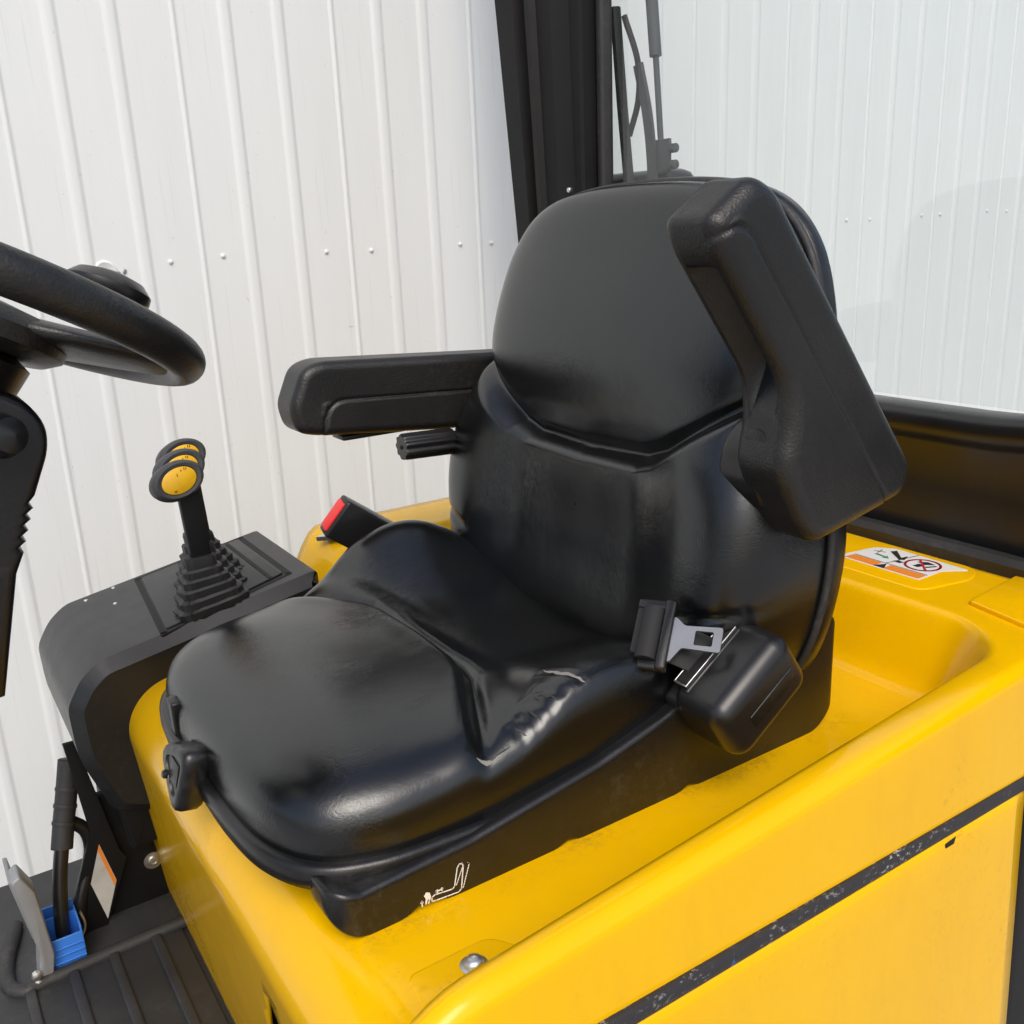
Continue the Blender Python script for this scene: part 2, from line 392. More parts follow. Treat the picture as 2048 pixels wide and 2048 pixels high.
# triangular opening low in the front face, beside the step
bm = bmesh.new(); bm.from_mesh(hood.data)
A, B, D = Vector((.21, .793, -.112)), Vector((.21, .862, -.25)), Vector((.21, .66, -.25))
for p, q in ((A, B), (A, D)):
    dv = (q-p).normalized(); nr = Vector((0, dv.z, -dv.y))
    fs = [f for f in bm.faces if f.calc_center_median().x < .24 and f.calc_center_median().z < -.06 and .6 < f.calc_center_median().y < .95]
    g = list({e for f in fs for e in f.edges}) + list({v for f in fs for v in f.verts}) + fs
    bmesh.ops.bisect_plane(bm, geom=g, plane_co=p, plane_no=nr, dist=1e-6)
def in_tri(c):
    def sg(p, q): return (c.y-q.y)*(p.z-q.z)-(p.y-q.y)*(c.z-q.z)
    s = [sg(A, B), sg(B, D), sg(D, A)]; return c.x < .24 and (all(v > 0 for v in s) or all(v < 0 for v in s))
bmesh.ops.delete(bm, geom=[f for f in bm.faces if in_tri(f.calc_center_median())], context='FACES')
bm.to_mesh(hood.data); bm.free()
so = hood.modifiers.new('thick', 'SOLIDIFY'); so.thickness = .004; so.offset = 1 if False else -1
rbox('inner_frame', 'dark', (.30, .80, -.25), (.12, .5, .30), .01, body)

# rubber strip and lower side panel
xs2 = np.linspace(.20, 1.30, 60); path = [(x, y_hi(x)-.010, z_strip(x)) for x in xs2]
sec = [(-.3, -1), (.55, -.95), (.95, -.6), (1.1, 0), (.95, .6), (.55, .95), (-.3, 1)]
sweep('rubber_strip', 'strip', path, .0092, body, section=[(x*.55, y) for x, y in sec], up=(0, 0, 1))
rows = []
for x in np.linspace(.16, 1.008, 40):
    zt = z_strip(x)-.0080; yo = y_hi(x)-.0115
    rows.append([(x, yo+.02, zt), (x, yo+.001, zt), (x, yo-.002, zt-.003), (x, yo-.003, zt-.01)] + [(x, yo-.003-.02*t, zt-.01-.5*t) for t in np.linspace(.06, 1, 10)])
side = from_grid('side_panel', rows, 'yellow', body, sharp=50)
sp_s = side.modifiers.new('thick', 'SOLIDIFY'); sp_s.thickness = .006; sp_s.offset = 0
rbox('rear_void', 'dark', (1.12, .60, -.45), (.2, .22, .75), .01, body)
def side_mp(a, b, t): return (a, y_hi(a)-.0147-t-(z_strip(a)-b)*.04, b)
hc = (.852, z_strip(.852)-.0100)
arc = [(hc[0]+.021*math.cos(math.pi+k*math.pi/14), hc[1]+.020*math.sin(math.pi+k*math.pi/14)) for k in range(15)]
prism('latch_recess', 'yellow', arc, .0015, lambda a, b, t: side_mp(a, b, t), .0007, body)
arc2 = [(hc[0]-.0005+.015*math.cos(math.pi+k*math.pi/14), hc[1]+.014*math.sin(math.pi+k*math.pi/14)) for k in range(15)]
prism('latch_hole', 'black_metal', arc2[:8]+[(hc[0]+.006, hc[1])], .0004, lambda a, b, t: side_mp(a, b, t+.0016), 0, body)
prism('panel_slot', 'dark', [(.922, z_strip(.922)-.0125), (1.0, z_strip(1.0)-.0125), (1.0, z_strip(1.0)-.019), (.924, z_strip(.922)-.019)], .0005, lambda a, b, t: side_mp(a, b, t+.0003), 0, body)

ribbon('paint_scratch', 'ink', [[(.718+.010*math.sin(t), -.135-.014*t) for t in np.linspace(0, 1.2, 7)]], lambda a, b, t: side_mp(a, b, t), .0014, body, .0003)
# fixing pad with domed bolt beside the seat base
pad = rounded([(.268, .612), (.350, .612), (.368, .585), (.380, .545), (.262, .545)], .012)
prism('fixing_pad', 'yellow', pad, .006, lambda a, b, t: (a, b, t-.001), .0035, body)
bolt = lathe('bolt', 'zinc', [(r*.72, .0045+(h-.005)*.75) for r, h in [(.017, .005), (.017, .0065), (.0125, .0075), (.0122, .010), (.0105, .0135), (.006, .0158), (.0035, .016), (.003, .0145), (.0005, .0145)]], (.322, .588, 0), (0, 0, 1), body, 24)
# floor of the rear deck: corner panel
cp = rounded([(1.125, .655), (1.262, .668), (1.262, .50), (1.09, .50)], .006)
prism('corner_panel', 'yellow', cp, .012, lambda a, b, t: (a, b, .0985+t), .003, body)
dk = rounded([(1.112, 1.40), (1.255, 1.40), (1.255, .72), (1.21, .700), (1.118, .720)], .02)
prism('rear_deck', 'yellow', dk, .009, lambda a, b, t: (a, b, .0965+t), .0045, body, 4)

# warning label on the rear deck
def dmp(a, b, t): return (a, b, .1056+t)
lab = prism('warning_label', 'label_white', rounded([(1.150, .882), (1.222, .870), (1.240, .845), (1.236, .722), (1.205, .745), (1.150, .745)], .006), .0005, dmp, 0, body)
def on_lab(name, mat, pts, z): return prism(name, mat, pts, .0002, lambda a, b, t: dmp(a, b, .0006+z+t), 0, lab)
on_lab('orange_band', 'orange', [(1.153, .872), (1.172, .869), (1.172, .820), (1.153, .820)], 0)
on_lab('orange_band', 'orange', [(1.153, .805), (1.172, .805), (1.172, .748), (1.153, .748)], 0)
on_lab('warning_triangle', 'ink', [(1.153, .822), (1.172, .8125), (1.153, .803)], .0001)
ribbon('label_drawing', 'ink', [[(1.174, .869), (1.174, .748)], [(1.174, .815), (1.238, .805)], [(1.220, .855), (1.205, .852)], [(1.208, .860), (1.214, .845)]], lambda a, b, t: dmp(a, b, .0006+t), .0012, lab, 0)
for pts in ([(1.222, .842), (1.232, .838), (1.210, .815), (1.222, .812), (1.205, .806), (1.200, .812)], [(1.190, .815), (1.197, .811), (1.196, .800), (1.188, .803)]): on_lab('pictogram', 'ink', pts, .0001)
on_lab('green_arrow', 'green_ink', [(1.196, .851), (1.201, .851), (1.198, .832), (1.203, .834), (1.193, .824), (1.190, .834), (1.194, .833)], .0001)
cc = [(1.205+.024*math.cos(t), .776+.024*math.sin(t)) for t in np.linspace(0, 2*math.pi, 33)]
ribbon('prohibition_ring', 'red_ink', [cc, [(1.222, .792), (1.188, .760)]], lambda a, b, t: dmp(a, b, .0009+t), .0035, lab, 0)
for pts in ([(1.212, .790), (1.222, .779), (1.219, .765), (1.208, .775), (1.211, .782)], [(1.194, .785), (1.207, .783), (1.203, .774), (1.193, .776)], [(1.200, .771), (1.216, .762), (1.214, .759), (1.199, .767)]): on_lab('pictogram', 'ink', pts, .0001)
# small label on the far rim
prism('small_label', 'label_white', [(.765, 1.545), (.815, 1.556), (.81, 1.517), (.78, 1.512)], .0006, lambda a, b, t: (a, b, .1004+t), 0, body)

# ------------------------------------------------------------------ rear window frame
win = thing('rear_window', (1.28, 1.2, .1), 'black framed rear cab window with a corner post and lower dark panel', 'window')
# corner post: ridged section, foot narrower than the head
sect = [(1.30, 1.572), (1.245, 1.572), (1.243, 1.585), (1.262, 1.595), (1.266, 1.66), (1.243, 1.70), (1.235, 1.745), (1.222, 1.752), (1.222, 1.772), (1.262, 1.785), (1.275, 1.83), (1.235, 1.85), (1.232, 1.92), (1.31, 1.93)]
def post_row(z, lean):
    return [(x, 1.608+(y-1.572)*lean*.82, z) for x, y in sect]
from_grid('corner_post', [post_row(.05, .72), post_row(.3, .79), post_row(.563, .80), post_row(1.07, 1.0), post_row(1.7, 1.22)], 'black_metal', win, wrap=True, cap0=True, cap1=True, sharp=20)
rbox('frame_strip', 'rubber', (1.288, 1.596, 1.0), (.03, .020, 1.4), .006, win)
rbox('post_bolt', 'zinc', (1.242, 1.655, .668), (.012, .010, .010), .003, win)
pan = rbox('pane', 'glass', (1.297, .87, 1.06), (.005, 1.46, 1.46), 0, win)
# lower panel with rolled top edge
rows = []
for y in np.linspace(1.58, .05, 40):
    zt = .322+.012*sstep(.75, .58, y)
    r = [(1.285, y, .115), (1.283, y, .20), (1.280, y, zt-.055), (1.272, y, zt-.046), (1.262, y, zt-.040), (1.255, y, zt-.028), (1.253, y, zt-.015), (1.258, y, zt-.004), (1.268, y, zt), (1.285, y, zt+.002), (1.31, y, zt)]
    rows.append(r)
from_grid('lower_panel', rows, 'plastic_smooth', win, sharp=None)
sweep('gasket', 'rubber', [(1.262, y, .118) for y in np.linspace(1.6, .45, 24)], .014, win, section=[(-1, -.9), (.5, -1), (1, -.3), (.6, .5), (.6, 1.1), (-1, 1.3)])
# wiper
wip = thing('wiper', (1.33, 1.53, .66), 'black windscreen wiper with grey arm on the outside of the rear glass', 'wiper')
sweep('blade', 'rubber', [(1.325, 1.607, 1.002), (1.325, 1.587, .82), (1.325, 1.558, .60)], .009, wip, section=[(-1, -.7), (-.2, -1), (1, -.6), (1, .6), (-.2, 1), (-1, .7)])
sweep('yoke', 'black_metal', catmull([(1.335, 1.591, .985), (1.345, 1.563, .90), (1.345, 1.562, .83), (1.335, 1.578, .765)]), .006, wip)
sweep('arm', 'wiper_metal', catmull([(1.345, 1.562, .895), (1.347, 1.537, .80), (1.347, 1.523, .70), (1.347, 1.518, .55)]), .011, wip, section=[(-1, -.35), (1, -.35), (1, .35), (-1, .35)], up=(1, 0, 0))
sweep('rod', 'wiper_metal', [(1.36, 1.548, 1.08), (1.36, 1.528, .905)], .012, wip)
sweep('rod', 'wiper_metal', [(1.36, 1.528, .91), (1.36, 1.512, .745)], .006, wip)
rbox('bracket', 'wiper_metal', (1.355, 1.508, .722), (.008, .058, .062), .003, wip)
for dz in (.012, -.018): lathe('nut', 'wiper_metal', [(.009, 0), (.009, .012), (.004, .014)], (1.355, 1.476, .722+dz), (0, -1, .0), wip, 10)
rbox('motor_cover', 'plastic_smooth', (1.40, 1.60, .64), (.10, .22, .12), .03, wip)

# ------------------------------------------------------------------ operator seat
SY = .955
seat = thing('operator_seat', (.5, SY, 0), 'black vinyl operator seat with armrests and worn cracked near bolster on yellow hood', 'seat')
rbox('seat_base', 'plastic', (.50, SY, .028), (.50, .48, .05), .012, seat)
# cushion
half = [(.205, 0), (.206, .10), (.216, .175), (.244, .228), (.295, .254), (.36, .262), (.46, .266), (.56, .268), (.64, .262), (.70, .235), (.735, .17), (.745, .09), (.747, 0)]
outl = half + [(x, -u) for x, u in half[-2:0:-1]]
O2 = catmull(outl, 20, True)
GRV = [(.385, .30), (.405, .262), (.440, .19), (.472, .125), (.480, .09), (.483, 0), (.480, -.09), (.472, -.125), (.440, -.19), (.405, -.262), (.385, -.30)]
PUCKER = [((.462, -.236), (.472, -.258)), ((.478, -.228), (.490, -.257)), ((.492, -.226), (.505, -.252)), ((.447, -.240), (.455, -.258)), ((.512, -.203), (.528, -.252))]
def cush_h(x, u):
    au = np.abs(u)
    front = .143 - .006*sstep(.33, .20, x) + .004*np.cos(u/.26*1.3)
    rear = .110 + .008*sstep(.74, .5, x)
    bol = (.116*np.exp(-((x-.590)/.17)**2)+.006)*np.clip(au/.25, 0, 1.06)**2.1 * sstep(.41, .56, x+.17*au)
    bol = bol*np.where(u < 0, .66+.06*sstep(.60, .72, x), 1.0)
    xg = np.interp(au, [0, .09, .125, .19, .262, .30], [.483, .480, .472, .440, .405, .385])
    k = sstep(-.015, .03, x-xg)
    z = front*(1-k) + (rear+bol)*k
    d = seg_dist(x, u, GRV)
    z -= .013*np.exp(-(d/.009)**2) * (1-.5*sstep(.2, .27, au))
    z += .005*np.exp(-((d-.022)/.014)**2)*np.where(x > xg, 1, .3)
    for a_, b_ in PUCKER:
        dp = seg_dist(x, u, [a_, b_]); z = z-.0018*np.exp(-(dp/.0028)**2)+.0009*np.exp(-((dp-.007)/.004)**2)
    # furrow between bolster and centre panel
    z -= .002*np.exp(-((au-.10)/.03)**2)*sstep(.5, .56, x)
    return z
cx0 = .475; NR = 120
pw = 3.6
rows = []
RR = np.concatenate([np.linspace(.004, .88, 96), 1-.12*(1-np.linspace(0, 1, 34)[1:])**2.2])
for r in RR:
    pc_ = 3.7+1.5*np.clip(np.abs(O2[:, 1])/.26, 0, 1)**2*sstep(.30, .45, O2[:, 0]); k = (1-min(r, 1)**pc_)**(1/pc_)
    X = cx0+(O2[:, 0]-cx0)*r; U = O2[:, 1]*r
    zb = .058; H = cush_h(X, U); kk = k*np.ones_like(X)
    rows.append(np.stack([X, SY+U, zb+(H-zb)*kk], -1))
rows.append(np.stack([cx0+(O2[:, 0]-cx0)*.985, SY+O2[:, 1]*.985, np.full(len(O2), .05)], -1))
cush = from_grid('cushion', np.array(rows), 'leather', seat, wrap=True, sharp=None)
# trim lip under the cushion
lip = []
for s, z in ((.97, .058), (1.02, .060), (1.035, .056), (1.036, .046), (1.03, .036), (1.0, .030), (.9, .030)):
    lip.append(np.stack([cx0+(O2[:, 0]-cx0)*s, SY+O2[:, 1]*s, np.full(len(O2), z)], -1))
from_grid('cushion_lip', np.array(lip), 'plastic', seat, wrap=True, sharp=None)

# backrest: seam plane leaning 6 degrees, pad in front, shell behind
TL = math.radians(2.5)
VB = Vector((math.sin(TL), 0, math.cos(TL))); NB = Vector((-math.cos(TL), 0, math.sin(TL))); OB = Vector((.810, SY, 0))
halfb = [(0, .045), (.12, .047), (.20, .058), (.258, .086), (.286, .14), (.300, .22), (.298, .29), (.284, .35), (.264, .400), (.268, .432), (.269, .47), (.261, .52), (.244, .568), (.210, .608), (.160, .632), (.09, .643), (0, .646)]
outb = [(u, v) for u, v in halfb] + [(-u, v) for u, v in halfb[-2:0:-1]]
OBL = catmull([(u*1.045, v) for u, v in outb], 18, True)
GB = [(-.30, .432), (-.27, .415), (-.20, .372), (-.145, .340), (-.11, .329), (0, .325), (.11, .329), (.145, .340), (.20, .372), (.27, .415), (.30, .432)]
def back_w(u, v):
    au = np.abs(u)
    vg = np.interp(au, [0, .11, .145, .20, .27, .30], [.325, .329, .340, .372, .415, .432])
    upper = sstep(-.012, .012, v-vg)
    wu = .092 - .040*sstep(.40, .64, v) + .004*np.cos(u/.27*1.4) - .006*sstep(.38, .33, v)
    wl = .108 + .024*np.exp(-((v-.09)/.075)**2) - .010*sstep(.2, .33, v)
    wl += .052*np.clip(au/.27, 0, 1.15)**2.5*sstep(.47, .30, v) + .004*sstep(.11, .17, au)*sstep(.36, .28, v)
    va = np.interp(v, [.03, .32], [.150, .122])
    wl += .006*np.exp(-((au-va-.090)/.045)**2)*sstep(.42, .34, v) - .0018*np.exp(-((au-va)/.030)**2)*sstep(.36, .28, v)
    w_ = wl*(1-upper)+wu*upper
    d = seg_dist(u, v, GB)
    w_ -= .015*np.exp(-(d/.0085)**2)
    w_ += .0065*np.where(d < .018, np.exp(-((d-.018)/.010)**2), np.exp(-((d-.018)/.055)**2))*(1-upper)
    return w_
cv = .25; rows = []
for r in RR:
    pw = 4.2; k = (1-min(r, 1)**pw)**(1/pw)
    U = OBL[:, 0]*r; V = cv+(OBL[:, 1]-cv)*r
    Wd = back_w(U, V)*k
    # small horizontal fold low on the outer sides
    Wd = Wd - .006*np.exp(-((V-.185-.25*(np.abs(U)-.26))/.006)**2)*sstep(.20, .25, np.abs(U))*k
    rows.append(np.stack([OB.x+VB.x*V+NB.x*Wd, SY+U, VB.z*V+NB.z*Wd], -1))
back = from_grid('backrest', np.array(rows), 'leather', seat, wrap=True, sharp=None, flip=False)
rows = []
for s, d in ((1.0, .0), (1.010, -.002), (1.014, -.008), (1.010, -.022), (.985, -.034), (.93, -.040), (.5, -.042), (.02, -.042)):
    U = OBL[:, 0]*s; V = cv+(OBL[:, 1]-cv)*s
    rows.append(np.stack([OB.x+VB.x*V+NB.x*d, SY+U, VB.z*V+NB.z*d], -1))
from_grid('back_shell', np.array(rows), 'plastic', seat, wrap=True, flip=True, sharp=None)
pip = [(OB.x+VB.x*v+NB.x*.001, SY+u*1.008, VB.z*v+NB.z*.001) for u, v in OBL[::3]]
sweep('piping', 'rubber', pip, .0045, back, seg=8, closed=True)

# near side cover
sc = [(.234, .056), (.262, .047), (.378, .055), (.528, .079), (.619, .102), (.70, .128), (.79, .156), (.861, .154), (.884, .142), (.873, .012), (.82, .001), (.668, .001), (.650, .0055), (.632, .001), (.505, .001), (.487, .0055), (.469, .001), (.352, .001), (.325, .010), (.300, .001), (.246, .001)]
rad = [.012, .02, .05, .05, .05, .05, .03, .02, .02, .045, .02, .012, .012, .012, .012, .012, .012, .014, .014, .014, .03]
scp = rounded(sc, rad, 5)
def cov_mp(a, b, t): return (a, .674+t+max(0, b-.03)*.12, b)
# sloped shoulder between cushion and cover
rows = []
for x in np.linspace(.30, .80, 40):
    zt = np.interp(x, [.236, .258, .378, .528, .619, .70, .79], [.05, .046, .055, .079, .102, .128, .156])
    rows.append([(x, .694, zt-.012), (x, .700, zt-.001), (x, .706, zt+.004), (x, .718, zt+.010), (x, .74, zt+.010)])
from_grid('cover_shoulder', rows, 'plastic', seat)
# front release handle
KX = Vector((-.97, -.05, .22)).normalized(); KY = Vector((0, 1, .1)); KY = (KY-KX*KY.dot(KX)).normalized(); KZ = KX.cross(KY); KO = Vector((.203, .955, .058))
rows = []
for h, sc_ in ((-.004, .0), (-.004, .80), (-.001, .93), (.004, 1), (.020, 1), (.025, .95), (.0275, .86), (.0275, .62), (.0255, .58), (.0255, 0.0)):
    ring = []
    for t in np.linspace(0, 2*math.pi, 96, endpoint=False):
        lobe = .0335*(1+.20*math.cos(3*t+.4)+.05*math.cos(6*t+.8)); p = KO+KX*h+KY*(lobe*sc_*math.cos(t))+KZ*(lobe*sc_*math.sin(t)); ring.append(tuple(p))
    rows.append(ring)
hd = from_grid('release_knob', rows, 'plastic_smooth', seat, wrap=True, sharp=50)
rbox('knob_label', 'console_plastic', KO+KX*.0262, (.0012, .024, .026), .0004, hd, Matrix((KX, KY, KZ)).transposed())
lathe('pivot_pin', 'plastic_smooth', [(.005, 0), (.005, .005), (.003, .007)], KO+KX*.025+KY*.018+KZ*.012, KX, hd, 10)
sweep('knob_shaft', 'plastic', [tuple(KO+KX*.0), (.30, .94, .050)], .014, hd)
rbox('front_clip', 'plastic', (.207, 1.050, .076), (.012, .024, .048), .003, seat)

# cracks in the vinyl, following the surface
bvh = BVHTree.FromObject(cush, bpy.context.evaluated_depsgraph_get()) if False else None
bmc = bmesh.new(); bmc.from_mesh(cush.data); bvh = BVHTree.FromBMesh(bmc)
def surf(x, z, y0=.55):
    h = bvh.ray_cast(Vector((x, y0, z)), Vector((0, 1, 0)))
    return h
def surf_d(x, y):
    return bvh.ray_cast(Vector((x, y, .5)), Vector((0, 0, -1)))
def crack(name, pts, widths, mat='foam', lift=.0006):
    bm = bmesh.new(); L = []; 
    for (x, y), wd in zip(pts, widths):
        h = surf_d(x, y)
        if h[0] is None: continue
        p = h[0]+h[1]*lift; L.append((p, h[1], wd))
    prev = None
    for i, (p, n, wd) in enumerate(L):
        t = (L[min(i+1, len(L)-1)][0]-L[max(i-1, 0)][0]).normalized(); s = n.cross(t).normalized()*wd
        a, b, c = bm.verts.new(p-s), bm.verts.new(p+n*.0003), bm.verts.new(p+s)
        if prev: bm.faces.new((prev[0], a, b, prev[1])); bm.faces.new((prev[1], b, c, prev[2]))
        prev = (a, b, c)
    return from_bm(name, bm, mat, cush)
def wig(p0, p1, n, amp, seed):
    rs = np.random.RandomState(seed); t = np.linspace(0, 1, n)
    P = np.outer(1-t, p0)+np.outer(t, p1); P += rs.uniform(-amp, amp, P.shape); return [tuple(p) for p in P]
c1 = wig((.517, .752), (.520, .727), 8, .0012, 1)+wig((.521, .724), (.531, .699), 8, .0012, 2)
crack('vinyl_crack', c1, [.0004, .0008, .0013, .0016, .001, .0018, .0024, .0022, .0026, .0030, .0024, .0026, .0018, .0016, .001, .0004])
c2 = [(.402, .7045), (.406, .7028), (.411, .7010), (.416, .7000), (.421, .6995)]
crack('vinyl_crack', c2, [.0004, .0016, .0026, .0020, .0004])
c3 = [(.416, .7010), (.424, .7015), (.431, .701), (.438, .7005)]
crack('vinyl_crack', c3, [.0014, .0007, .0009, .0003], 'ink')
for i, (a, b) in enumerate((((.470, .716), (.476, .700)), ((.487, .722), (.497, .700)), ((.452, .712), (.457, .699)))):
    crack('vinyl_crack', wig(a, b, 7, .0008, 10+i), [.0003, .0007, .0011, .0012, .001, .0007, .0003], 'ink', .0004)

# ---- armrests -------------------------------------------------------------
def slab(name, mat, outline, center, mp, y0, y1, R, parent, carve=None, wall=None, nr=70, nc=320, nw=18):
    """rounded slab: outline in (a,b) about center; near face at y0, far face at y1; mp(a,b,y)"""
    P = np.array(outline+[outline[0]]); sl = np.concatenate([[0], np.cumsum(np.hypot(*np.diff(P, axis=0).T))])
    s = np.linspace(0, sl[-1], nc, endpoint=False); Q = np.stack([np.interp(s, sl, P[:, 0]), np.interp(s, sl, P[:, 1])], -1)
    c = np.array(center); rows = []
    poly = [tuple(p) for p in P]
    def face(t, side):
        k = 1-(1-t)**2.2; A = c[0]+(Q[:, 0]-c[0])*k; B = c[1]+(Q[:, 1]-c[1])*k
        d = np.minimum(seg_dist(A, B, poly) if t < 1 else np.zeros(len(A)), R)
        o = R-np.sqrt(np.maximum(R*R-(R-d)**2, 0))
        if carve is not None and side == 0: o = o+carve(A, B, d)
        y = y0+o if side == 0 else y1-o
        return np.array([mp(a, b, yy) for a, b, yy in zip(A, B, y)])
    for t in np.linspace(.002, 1, nr): rows.append(face(t, 0))
    for y in np.linspace(y0+R, y1-R, nw+2)[1:-1]:
        A, B = Q[:, 0].copy(), Q[:, 1].copy()
        if wall is not None: A, B = wall(A, B, np.full(len(A), y))
        rows.append(np.array([mp(a, b, y) for a, b in zip(A, B)]))
    for t in np.linspace(1, .002, 24): rows.append(face(t, 1))
    return from_grid(name, np.array(rows), mat, parent, wrap=True, sharp=None)
AV, BV, AO = Vector((-.622, 0, .784)), Vector((.784, 0, .622)), Vector((.80, 0, .34))
def amp_(a, b, y): p = AO+AV*a+BV*b; return (p.x, y, p.z)
ol = rounded([(.330, .002), (.326, .066), (.300, .081), (-.066, .081), (-.084, .052), (-.016, -.076), (.012, -.080), (.088, -.066), (.112, -.034), (.150, -.010), (.300, -.006)],
             [.012, .03, .03, .018, .02, .016, .02, .03, .03, .03, .01], 7)
GA = [tuple(p) for p in np.array(rounded([(.312, -.03), (.312, .0305), (-.10, .026)], [0, .03, 0], 10))]
def carveA(A, B, d):
    g = seg_dist(A, B, GA); inside = (B < .029) & (A < .313)
    return .0024*np.exp(-(g/.0019)**2) - np.where(inside, .0016*sstep(0, .004, g), 0)
def wallA(A, B, y):
    k = sstep(.115, .15, A)*sstep(.286, .272, A)*(B < .01)*sstep(.617, .622, y)*sstep(.664, .657, y)
    return A, B+.030*k
armL = slab('armrest', 'arm_plastic', ol, (.10, .022), amp_, .599, .670, .018, seat, carveA, wallA)
armL['label'] = 'raised near armrest tilted up beside the backrest'
hp = [(.030+.056*math.cos(t), -.022+.056*math.sin(t)) for t in np.linspace(0, 2*math.pi, 40, endpoint=False)]
slab('hinge', 'plastic', hp, (.03, -.022), amp_, .640, .702, .010, armL, nr=24, nc=60, nw=4)
lathe('hinge_cap', 'arm_plastic', [(.0145, 0), (.0145, .002), (.013, .0028), (.0005, .0026)], amp_(.098, -.047, .640), (AV*.55-BV*.80), armL, 24)
def far_mp(a, b, y): return (a, y, b)
def cover_mesh(name, side):
    x0, x1, R_ = .234, .886, .007; rows = []
    xs_ = np.concatenate([x0+.036*(np.linspace(0, .98, 18)**2), np.linspace(.27, .835, 90), x1-.045*(np.linspace(1, 0, 16)[1:]**2)])
    for x in xs_:
        zt = np.interp(x, [.234, .262, .378, .528, .619, .70, .79, .83, .861, .886], [.056, .049, .056, .080, .103, .129, .155, .158, .155, .150])
        zb = .001+.0055*(np.exp(-((x-.650)/.010)**2)+np.exp(-((x-.487)/.010)**2))+.010*np.exp(-((x-.325)/.016)**2)
        e = x-x0
        for rr, kt, kb in ((.012, .6, 0), (.040, 0, .85)):
            if e < rr: d = rr-math.sqrt(max(rr*rr-(rr-e)**2, 0)); zt -= d*kt; zb += d*kb
        e2 = x1-x
        if e2 < .045: zb += (.045-math.sqrt(max(.045**2-(.045-e2)**2, 0)))*1.0
        if e2 < .018: zt -= (.018-math.sqrt(max(.018**2-(.018-e2)**2, 0)))
        em = min(e, e2); ins = R_-math.sqrt(max(R_*R_-(R_-em)**2, 0)) if em < R_ else 0
        insf = max(ins, .024-math.sqrt(max(.024**2-(.024-e)**2, 0))) if e < .024 else ins; ya, yb = .674+insf, .730-ins; rc_ = max(.0015, min(R_, (zt-zb)*.45, (yb-ya)*.45)); ring = []
        for cy_, cz_, a0 in ((yb-rc_, zt-rc_, 0), (ya+rc_, zt-rc_, 90), (ya+rc_, zb+rc_*.6, 180), (yb-rc_, zb+rc_*.6, 270)):
            for q in np.linspace(0, 90, 8):
                an = math.radians(a0+q); kz = .6 if a0 >= 180 else 1
                yy = cy_+rc_*math.cos(an); ring.append((x, yy if side > 0 else 2*SY-yy, cz_+rc_*kz*math.sin(an)))
        rows.append(ring)
    return from_grid(name, rows, 'plastic', seat, wrap=True, cap0=True, cap1=True, sharp=None)
cover = cover_mesh('side_cover', 1); cover_mesh('side_cover', -1)
# printed seat pictogram on the cover
def pm(a, b, t): return (a, .6740-t, b)
sym = [[(.329, .0105), (.3335, .0095), (.345, .0085), (.3575, .0075), (.3605, .0095), (.3640, .0330), (.3625, .0365), (.3595, .0365), (.3575, .0335), (.3535, .0155), (.3510, .0135), (.340, .0150), (.333, .0160), (.3295, .0145), (.329, .0105)]]
ribbon('seat_pictogram', 'white_print', sym, pm, .0011, cover)
dash = []
for (a, b), (c, d) in (((.3625, .0100), (.3705, .0330)), ((.3705, .0330), (.3690, .0345)), ((.3555, .0160), (.3640, .0340))):
    P = [np.array((a, b))+(np.array((c, d))-np.array((a, b)))*t for t in np.linspace(0, 1, 10)]
    dash += [[P[i], P[i]+(P[i+1]-P[i])*.55] for i in range(0, 9)]
ribbon('dashed_outline', 'white_print', dash, pm, .0009, cover)
ribbon('hand_pictogram', 'white_print', [[(.3190, .0095), (.3190, .0145)], [(.3180, .0135), (.3190, .0152), (.3200, .0135)], [(.3255, .010), (.3270, .0125)], [(.334, .0185), (.3415, .0185)], [(.3355, .0198), (.334, .0185), (.3355, .0172)], [(.340, .0198), (.3415, .0185), (.340, .0172)]], pm, .0012, cover)
prism('hand_pictogram', 'white_print', [(.3215, .0195), (.3240, .0225), (.3275, .0205), (.3285, .0165), (.3275, .0120), (.3262, .0120), (.3255, .0155), (.3235, .0100), (.3222, .0105), (.3230, .0160)], .0003, lambda a, b, t: pm(a, b, .0004+t), 0, cover)

of = rounded([(.457, .374), (.465, .338), (.495, .330), (.712, .309), (.90, .300), (.92, .41), (.774, .418), (.507, .434), (.480, .425)], [.012, .02, .02, .04, .02, .02, .03, .02, .02], 6)
GF = [tuple(p) for p in np.array(rounded([(.500, .30), (.507, .379), (.95, .355)], [0, .035, 0], 10))]
def carveF(A, B, d):
    g = seg_dist(A, B, GF); inside = (A > .503) & (B < np.interp(A, [.507, .95], [.377, .354]))
    return .0024*np.exp(-(g/.0019)**2) - np.where(inside, .002*sstep(0, .004, g), 0)
armR = slab('armrest', 'arm_plastic', of, (.68, .372), far_mp, 1.252, 1.322, .014, seat, carveF)
armR['label'] = 'lowered far armrest level beside the cladding wall'
rbox('underside_plate', 'plastic', (.60, 1.288, .3185), (.13, .040, .007), .002, armR)
